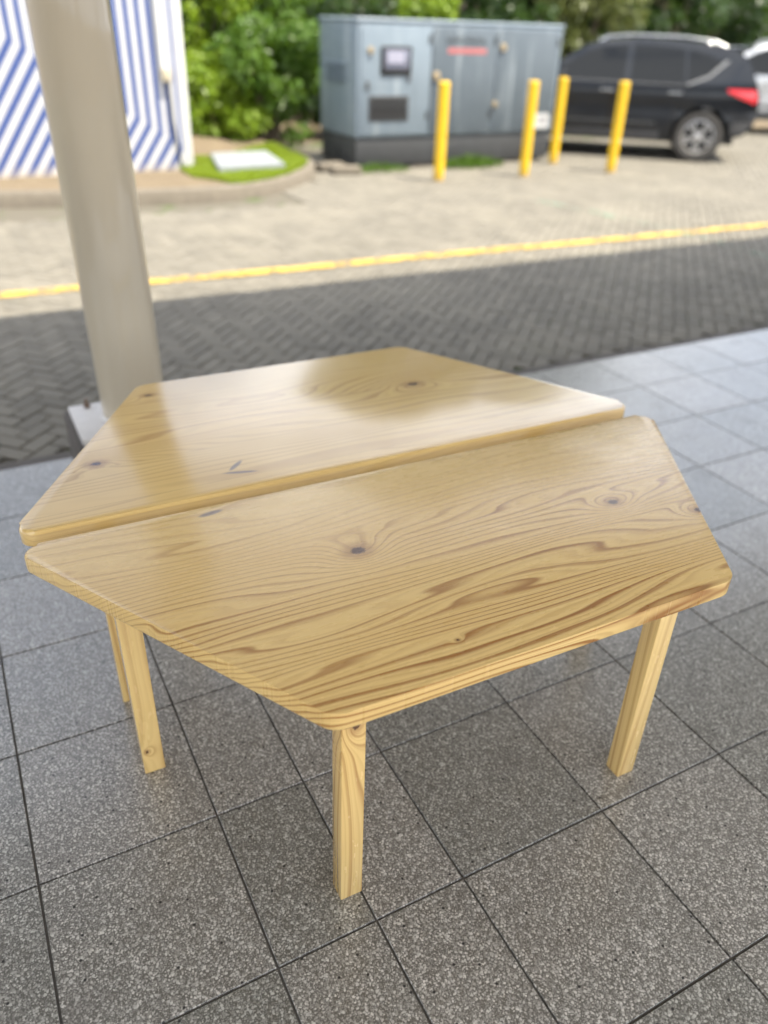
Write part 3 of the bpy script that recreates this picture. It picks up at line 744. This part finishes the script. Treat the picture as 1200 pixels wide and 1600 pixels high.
# --- cars
def halfw(x, z, W):
    y = W / 2
    if z > 1.0: y -= (z - 1.0) * 0.30 + max(0, z - 1.5) * 0.25
    if z < 0.62: y -= (0.62 - z) * 0.10
    y -= 0.018 * math.exp(-((z - 0.72) / 0.12) ** 2)
    ax = abs(x)
    if ax > 1.55: y -= 0.16 * ((ax - 1.55) / 0.75) ** 2
    return y
def make_car(loc, rz, paint, label, cat_group=None):
    t = thing('parked_car', label, 'car', (loc[0], loc[1], GZ), rz, 'cars parked beyond the paving'); t.scale = (1, 1, 0.965)
    W = 1.86; WX = (1.28, -1.45); WR = 0.355
    def arch(cx, r=0.415):
        return [(cx + r * math.cos(a), 0.36 + r * math.sin(a)) for a in [PI * (1.02 - 1.04 * k / 14) * 1.0 for k in range(15)]]
    # side outline, run clockwise from the rear bumper
    out = [(-2.08, 0.40), (-2.20, 0.52), (-2.23, 0.72), (-2.19, 0.98), (-2.08, 1.20), (-1.94, 1.42), (-1.78, 1.53), (-1.45, 1.60), (-0.9, 1.64), (-0.35, 1.645), (0.10, 1.605), (0.35, 1.535), (0.78, 1.27), (1.08, 1.10), (1.45, 1.03), (1.95, 0.95), (2.20, 0.82), (2.30, 0.62), (2.28, 0.42), (2.16, 0.30)]
    low = []
    low += arch(WX[0])[::-1]                # front arch from its front end back
    low += arch(WX[1])[::-1]
    poly = out + [(WX[0] + 0.43, 0.30)] + low[:15] + [(WX[0] - 0.44, 0.30), (0, 0.285), (WX[1] + 0.44, 0.30)] + low[15:] + [(WX[1] - 0.43, 0.34)]
    bm = bmesh.new(); vs_ = [bm.verts.new((x, 0, z)) for x, z in poly]
    bm.faces.new(vs_)
    for z in (0.45, 0.62, 0.72, 0.85, 1.0, 1.12, 1.3, 1.5):
        bmesh.ops.bisect_plane(bm, geom=bm.verts[:] + bm.edges[:] + bm.faces[:], plane_co=(0, 0, z), plane_no=(0, 0, 1))
    for x in (-1.95, -1.75, -1.0, -0.4, 0.2, 0.8, 1.75, 2.05):
        bmesh.ops.bisect_plane(bm, geom=bm.verts[:] + bm.edges[:] + bm.faces[:], plane_co=(x, 0, 0), plane_no=(1, 0, 0))
    bmesh.ops.triangulate(bm, faces=[f for f in bm.faces if len(f.verts) > 4])
    side = bm.faces[:]; bnd = [e for e in bm.edges if e.is_boundary]
    dup = bmesh.ops.duplicate(bm, geom=bm.verts[:] + bm.edges[:] + bm.faces[:])
    vm = dup['vert_map']
    first = {v for f in side for v in f.verts}
    for v in first:
        o2 = vm[v]; h = halfw(v.co.x, v.co.z, W); o2.co.y = -h; v.co.y = h
    nb = []
    for e in bnd:
        a, b = e.verts; nb.append(bm.faces.new((a, b, vm[b], vm[a])))
    bmesh.ops.recalc_face_normals(bm, faces=bm.faces)
    sharp = [e for e in bm.edges if len(e.link_faces) == 2 and e.calc_face_angle(0) > RAD(60)]
    bmesh.ops.bevel(bm, geom=sharp, offset=0.035, segments=3, affect='EDGES', profile=0.6, clamp_overlap=True)
    link('body', tomesh('body', bm, angle=38), paint, t)
    # panels laid on the flank
    def panel(name, pts, mat, off, side_=1, parent=t, sub=True):
        bm = bmesh.new(); vs2 = [bm.verts.new((x, 0, z)) for x, z in pts]; bm.faces.new(vs2)
        for z in (0.45, 0.62, 0.72, 0.85, 1.0, 1.12, 1.3, 1.5): bmesh.ops.bisect_plane(bm, geom=bm.verts[:] + bm.edges[:] + bm.faces[:], plane_co=(0, 0, z), plane_no=(0, 0, 1))
        for x in (-2.05, -1.95, -1.75, -1.0, -0.4, 0.2, 0.8, 1.75, 2.05): bmesh.ops.bisect_plane(bm, geom=bm.verts[:] + bm.edges[:] + bm.faces[:], plane_co=(x, 0, 0), plane_no=(1, 0, 0))
        for v in bm.verts: v.co.y = side_ * (halfw(v.co.x, v.co.z, W) + off)
        ext = bmesh.ops.extrude_face_region(bm, geom=bm.faces[:])
        for v in [q for q in ext['geom'] if isinstance(q, bmesh.types.BMVert)]: v.co.y -= side_ * (off + 0.012)
        return link(name, tomesh(name, bm, angle=35), mat, parent)
    for s in (1, -1):
        # glass, with body-coloured pillars left between
        panel('window', [(-0.24, 1.07), (0.80, 1.10), (0.72, 1.22), (0.32, 1.45), (0.08, 1.525), (-0.24, 1.555)], 'glass', 0.004, s)
        panel('window', [(-0.33, 1.07), (-0.33, 1.555), (-0.65, 1.555), (-1.05, 1.525), (-1.11, 1.085)], 'glass', 0.004, s)
        panel('window', [(-1.15, 1.09), (-1.10, 1.515), (-1.30, 1.485), (-1.60, 1.385), (-1.42, 1.21)], 'glass', 0.004, s)
        panel('window_trim', [(-1.14, 1.05), (-1.44, 1.16), (-1.68, 1.385), (-1.63, 1.40), (-1.42, 1.195), (-1.14, 1.08)], 'trim', 0.010, s)
        panel('window_trim', [(-1.12, 1.045), (-1.12, 1.066), (0.78, 1.088), (0.80, 1.066)], 'grey_plastic', 0.008, s)
        panel('sill_cladding', [(-0.88, 0.30), (0.90, 0.30), (0.90, 0.42), (-0.88, 0.42)], 'cladding', 0.008, s)
        panel('door_trim', [(-0.80, 0.505), (0.85, 0.505), (0.85, 0.545), (-0.80, 0.545)], 'grey_plastic', 0.010, s)
        panel('rear_bumper_cladding', [(-1.90, 0.42), (-2.07, 0.43), (-2.18, 0.54), (-2.20, 0.60), (-1.88, 0.58)], 'cladding', 0.008, s)
        panel('tail_light', [(-1.74, 0.985), (-1.72, 1.03), (-2.13, 1.025), (-2.19, 0.88), (-2.15, 0.84), (-1.97, 0.90)], 'taillight', 0.012, s)
        panel('headlight', [(1.72, 0.90), (2.12, 0.76), (2.20, 0.80), (2.02, 0.92), (1.72, 0.98)], 'clear_lens', 0.012, s)
        for hx in (-1.10, -0.12):
            bm = bmesh.new(); y = s * (halfw(hx, 0.95, W) + 0.022)
            bbox(bm, hx, hx + 0.20, y - 0.012, y + 0.012, 0.935, 0.965, bev=0.008); link('door_handle', tomesh('door_handle', bm, angle=40), 'chrome' if paint == 'car_black' else paint, t)
        for dx in (-0.29, 0.85, -1.02):   # door seams
            bm = bmesh.new(); y = s * (halfw(dx, 0.75, W) + 0.001)
            bbox(bm, dx - 0.004, dx + 0.004, y - 0.006, y + 0.006, 0.43, 1.08); link('door_seam', tomesh('door_seam', bm), 'black', t)
        bm = bmesh.new(); y = s * 1.02
        bbox(bm, 0.60, 0.75, y - 0.09, y + 0.09, 1.06, 1.20, bev=0.04, seg=3); link('wing_mirror', tomesh('wing_mirror', bm, angle=50), paint, t)
        bm = bmesh.new(); yr = s * 0.645
        tube(bm, [(0.18, yr, 1.57), (0.05, yr, 1.645), (-0.3, yr, 1.678), (-1.0, yr, 1.675), (-1.45, yr, 1.63), (-1.62, yr, 1.56)], 0.020, 8); link('roof_rail', tomesh('roof_rail', bm, angle=50), 'chrome', t)
        for wx in WX:
            M_ = Matrix.Translation((wx, s * 0.80, 0.36)) @ Matrix.Rotation(-s * PI / 2, 4, 'X')
            bm = bmesh.new(); lathe(bm, [(0.235, -0.12), (0.335, -0.115), (WR, -0.085), (WR, 0.07), (0.338, 0.105), (0.29, 0.118), (0.245, 0.10), (0.235, 0.0)], 40, M_)
            ty = link('wheel', tomesh('wheel', bm, angle=40), 'tyre', t)
            bm = bmesh.new(); lathe(bm, [(0.236, 0.02), (0.238, 0.098), (0.222, 0.104), (0.215, 0.075), (0.21, 0.03)], 40, M_, False)
            for k in range(5):
                a = 2 * PI * k / 5 + 0.3
                for da in (-0.17, 0.17):
                    c, sn = math.cos(a + da), math.sin(a + da); px, py = -sn, c
                    q = [(0.04 * c + px * 0.010, 0.04 * sn + py * 0.010), (0.04 * c - px * 0.010, 0.04 * sn - py * 0.010), (0.218 * c - px * 0.013, 0.218 * sn - py * 0.013), (0.218 * c + px * 0.013, 0.218 * sn + py * 0.013)]
                    lo = [bm.verts.new(M_ @ Vector((x, y, 0.05))) for x, y in q]; hi = [bm.verts.new(M_ @ Vector((x, y, 0.088))) for x, y in q]
                    bm.faces.new(lo[::-1]); bm.faces.new(hi)
                    for i in range(4): bm.faces.new((lo[i], lo[(i + 1) % 4], hi[(i + 1) % 4], hi[i]))
            lathe(bm, [(0.05, 0.03), (0.05, 0.09), (0.035, 0.10)], 16, M_)
            link('rim', tomesh('rim', bm, angle=40), 'rim', ty)
            bm = bmesh.new(); lathe(bm, [(0.234, 0.002), (0.234, 0.012)], 24, M_); link('brake_disc', tomesh('brake_disc', bm), 'black', ty)
    # rear and front glass, spoiler, lamps across the back, plate, underbody
    def quad(name, pts, mat, th_):
        bm = bmesh.new(); v = [bm.verts.new(q) for q in pts]; f = bm.faces.new(v); f.normal_update(); n = f.normal.copy()
        if n.z < 0: n = -n
        ext = bmesh.ops.extrude_face_region(bm, geom=[f])
        for q in [q for q in ext['geom'] if isinstance(q, bmesh.types.BMVert)]: q.co += n * th_
        return link(name, tomesh(name, bm), mat, t)
    quad('windscreen', [(0.36, -0.60, 1.538), (0.36, 0.60, 1.538), (1.06, 0.72, 1.118), (1.06, -0.72, 1.118)], 'glass', 0.008)
    quad('rear_window', [(-1.945, 0.60, 1.42), (-1.945, -0.60, 1.42), (-2.07, -0.68, 1.225), (-2.07, 0.68, 1.225)], 'glass', 0.008)
    box('spoiler', (-2.0, -1.66, -0.60, 0.60, 1.535, 1.572), paint, t, 0.014)
    box('number_plate', (-2.228, -2.205, -0.22, 0.22, 0.80, 0.92), 'label', t)
    box('grille', (2.285, 2.305, -0.5, 0.5, 0.58, 0.74), 'black', t)
    box('rear_reflector', (-2.225, -2.19, 0.50, 0.66, 0.60, 0.635), 'taillight', t)
    bm = bmesh.new(); bbox(bm, -2.0, 2.0, -0.62, 0.62, 0.24, 0.60); link('underbody', tomesh('underbody', bm), 'black', t)
    return t
make_car((9.86, 10.12), RAD(140), 'car_black', 'black sport utility car with red tail light parked behind the yellow bollards')
make_car((15.35, 11.7), RAD(138), 'car_silver', 'silver car at the right edge, parked beyond the black one')

# --- vegetation
import numpy as np
def leaf_cloud(name, centers, radii, n, size, mat, parent, seed, flat=0.5):
    rg = np.random.default_rng(seed)
    C_ = np.array(centers); Rr = np.array(radii); wgt = (Rr ** 2).prod(axis=1) ** 0.5 if Rr.ndim > 1 else Rr ** 2
    idx = rg.choice(len(C_), n, p=wgt / wgt.sum())
    d = rg.normal(size=(n, 3)); d /= np.linalg.norm(d, axis=1, keepdims=True)
    rad = rg.uniform(0.55, 1.08, (n, 1)) ** 0.8
    P = C_[idx] + d * rad * (Rr[idx] if Rr.ndim > 1 else Rr[idx][:, None])
    nrm = d * 0.6 + rg.normal(size=(n, 3)) * 0.55 + np.array([0, 0, flat]); nrm /= np.linalg.norm(nrm, axis=1, keepdims=True)
    tt = rg.normal(size=(n, 3)); tt -= nrm * (tt * nrm).sum(1, keepdims=True); tt /= np.linalg.norm(tt, axis=1, keepdims=True); tt[:, 2] -= 0.25
    bb = np.cross(nrm, tt); s = size * rg.uniform(0.55, 1.35, (n, 1))
    V = np.stack([P - tt * s, P + bb * s * 0.42 + nrm * s * 0.10, P + tt * s, P - bb * s * 0.42 + nrm * s * 0.10], 1).reshape(-1, 3)
    me = bpy.data.meshes.new(name); me.vertices.add(4 * n); me.vertices.foreach_set('co', V.ravel())
    me.loops.add(4 * n); me.loops.foreach_set('vertex_index', np.arange(4 * n)); me.polygons.add(n)
    me.polygons.foreach_set('loop_start', np.arange(n) * 4); me.polygons.foreach_set('loop_total', np.full(n, 4)); me.update(); me.validate()
    return link(name, me, mat, parent)
def shrub(loc, w_, d_, h_, n, size, mat, label, seed, cl=14, name='shrub'):
    rr = random.Random(seed)
    t = thing(name, label, 'shrub', loc, 0, 'shrubs behind the generator')
    bm = bmesh.new(); cs, rs = [], []
    for k in range(cl * 2):
        z = rr.uniform(0.05, 0.95) * h_; f = math.sqrt(max(0.15, 1 - (z / h_ - 0.35) ** 2))
        c = Vector((rr.uniform(-1, 1) * w_ / 2 * f * 0.85, rr.uniform(-1, 1) * d_ / 2 * f * 0.8, z)); cs.append(tuple(c))
        r = rr.uniform(0.10, 0.26) * min(w_, h_, d_ * 1.5); rs.append((r * rr.uniform(0.9, 1.4), r, r * rr.uniform(0.7, 1.1)))
        tube(bm, [(c.x * 0.15, c.y * 0.15, -0.05), (c.x * 0.5, c.y * 0.5, z * 0.5), tuple(c)], [0.025, 0.018, 0.006], 5)
    link('stem', tomesh('stem', bm), 'bark', t)
    leaf_cloud('foliage', cs, rs, n, size, mat, t, seed)
    return t
def tree(loc, h, cr, n, size, mat, label, seed, lean=(0, 0), tr=0.16, cz=0.62, cl=18):
    rr = random.Random(seed); t = thing('tree', label, 'tree', loc, 0, 'trees beyond the wall of shrubs')
    bm = bmesh.new(); pts = []; n_ = 6
    for k in range(n_):
        f = k / (n_ - 1); pts.append((lean[0] * f + rr.uniform(-0.06, 0.06), lean[1] * f + rr.uniform(-0.06, 0.06), -0.1 + f * h * 0.72))
    tube(bm, pts, [tr * (1 - 0.75 * k / (n_ - 1)) for k in range(n_)], 10)
    cs, rs = [], []
    for k in range(cl):
        a = rr.uniform(0, 2 * PI); z = h * rr.uniform(cz - 0.28, 0.97); r0 = cr * rr.uniform(0.2, 0.9) * math.sqrt(max(0.1, 1 - ((z / h - cz) / 0.45) ** 2))
        c = (lean[0] * z / h + r0 * math.cos(a), lean[1] * z / h + r0 * math.sin(a), z); cs.append(c)
        r = cr * rr.uniform(0.25, 0.42); rs.append((r, r, r * 0.75))
        zb = min(z - 0.1, h * 0.7) * rr.uniform(0.6, 0.95); f = zb / (h * 0.72)
        tube(bm, [(lean[0] * f, lean[1] * f, zb), ((c[0] + lean[0] * f) / 2, (c[1] + lean[1] * f) / 2, (z + zb) / 2 + 0.1), c], [tr * 0.35, tr * 0.22, tr * 0.06], 6)
    link('trunk', tomesh('trunk', bm, angle=60), 'bark', t)
    leaf_cloud('crown', cs, rs, n, size, mat, t, seed)
    return t
Z0 = KZ
shrub((3.30, 10.95, 0.12), 1.1, 0.8, 0.95, 5200, 0.050, 'leaf_bright', 'low bright lime green shrub beside the striped cabin', 1, 13)
shrub((3.85, 11.15, 0.12), 1.3, 0.9, 1.1, 6500, 0.050, 'leaf_bright', 'bright green shrub behind the pale slab', 2, 12)
shrub((4.60, 11.20, 0.08), 1.3, 0.9, 1.6, 7500, 0.055, 'leaf_mid', 'mid green shrub just left of the generator', 3, 13)
shrub((3.0, 12.3, 0.2), 1.6, 1.0, 2.3, 6500, 0.065, 'leaf_dark', 'tall dark shrub next to the cabin corner', 4, 15)
shrub((3.95, 12.2, 0.2), 1.3, 1.0, 2.25, 6500, 0.062, 'leaf_bright', 'tall yellow green climbing shrub behind the lawn', 5, 15)
shrub((5.0, 12.5, 0.1), 1.7, 1.0, 2.4, 8000, 0.062, 'leaf_mid', 'tall leafy shrub behind the left end of the generator', 6, 16)
shrub((6.6, 12.9, 0.0), 2.0, 1.0, 2.2, 6000, 0.065, 'leaf_dark', 'green hedge top showing above the middle of the generator', 7, 15)
shrub((8.3, 13.2, 0.0), 1.9, 1.0, 2.0, 6000, 0.065, 'leaf_bright', 'sunlit shrub rising over the right half of the generator', 8, 15)
shrub((10.2, 13.6, 0.0), 2.2, 1.1, 2.6, 7500, 0.068, 'leaf_dark', 'dark glossy shrub behind the generator and the car bonnet', 9, 16)
shrub((12.4, 14.0, 0.0), 2.4, 1.2, 2.9, 8000, 0.072, 'leaf_olive', 'olive shrub above the roof of the black car', 10, 17)
shrub((14.9, 14.4, 0.0), 2.6, 1.2, 2.9, 8000, 0.075, 'leaf_dark', 'dark shrub above the rear of the black car', 11, 17)
shrub((17.6, 14.9, 0.0), 2.8, 1.3, 3.0, 8000, 0.078, 'leaf_dark', 'shrub behind the silver car at the right edge', 12, 17)
shrub((1.2, 13.2, 0.0), 2.4, 1.2, 2.6, 6000, 0.07, 'leaf_dark', 'dark shrub hidden mostly by the striped cabin', 13, 15)
for k_, (x_, lab_) in enumerate(((5.2, 'dense dark bush far behind the left end of the generator'), (10.9, 'dense dark bush far behind the front of the black car'), (13.2, 'dense dark bush far behind the middle of the black car'), (15.6, 'dense dark bush far behind the rear of the black car'), (18.4, 'dense dark bush far behind the silver car'), (21.4, 'dense dark bush farthest to the right'))):
    shrub((x_, 16.2 + 0.05 * x_, 0.0), 3.0, 1.4, 3.1, 6500, 0.10, 'leaf_dark', lab_, 40 + k_, 18)
tree((6.0, 15.2, 0), 4.0, 1.6, 9000, 0.085, 'leaf_mid', 'broad green tree behind the left half of the generator', 21, (0.2, 0))
tree((11.0, 16.0, 0), 9.0, 3.2, 15000, 0.13, 'leaf_olive', 'olive green tree behind the gap between generator and car', 22, (-0.3, 0.2))
tree((14.0, 16.6, 0), 7.5, 2.6, 13000, 0.12, 'leaf_dark', 'tall dark tree behind the black car', 23, (0.3, 0))
tree((16.6, 17.0, 0), 5.0, 2.1, 11000, 0.095, 'leaf_mid', 'tall green tree behind the silver car', 24, (0, 0.3))
# --- rendered boundary wall behind the planting
bw = thing('boundary_wall', 'tan rendered boundary wall glimpsed through the shrubs above the generator', 'wall', (0, 18.2, 0))
box('wall_face', (-12, 34, 0, 0.2, GZ - 0.06, 3.3), 'wall', bw)
box('coping', (-12, 34, -0.05, 0.25, 3.302, 3.40), 'kerb', bw, 0.01)
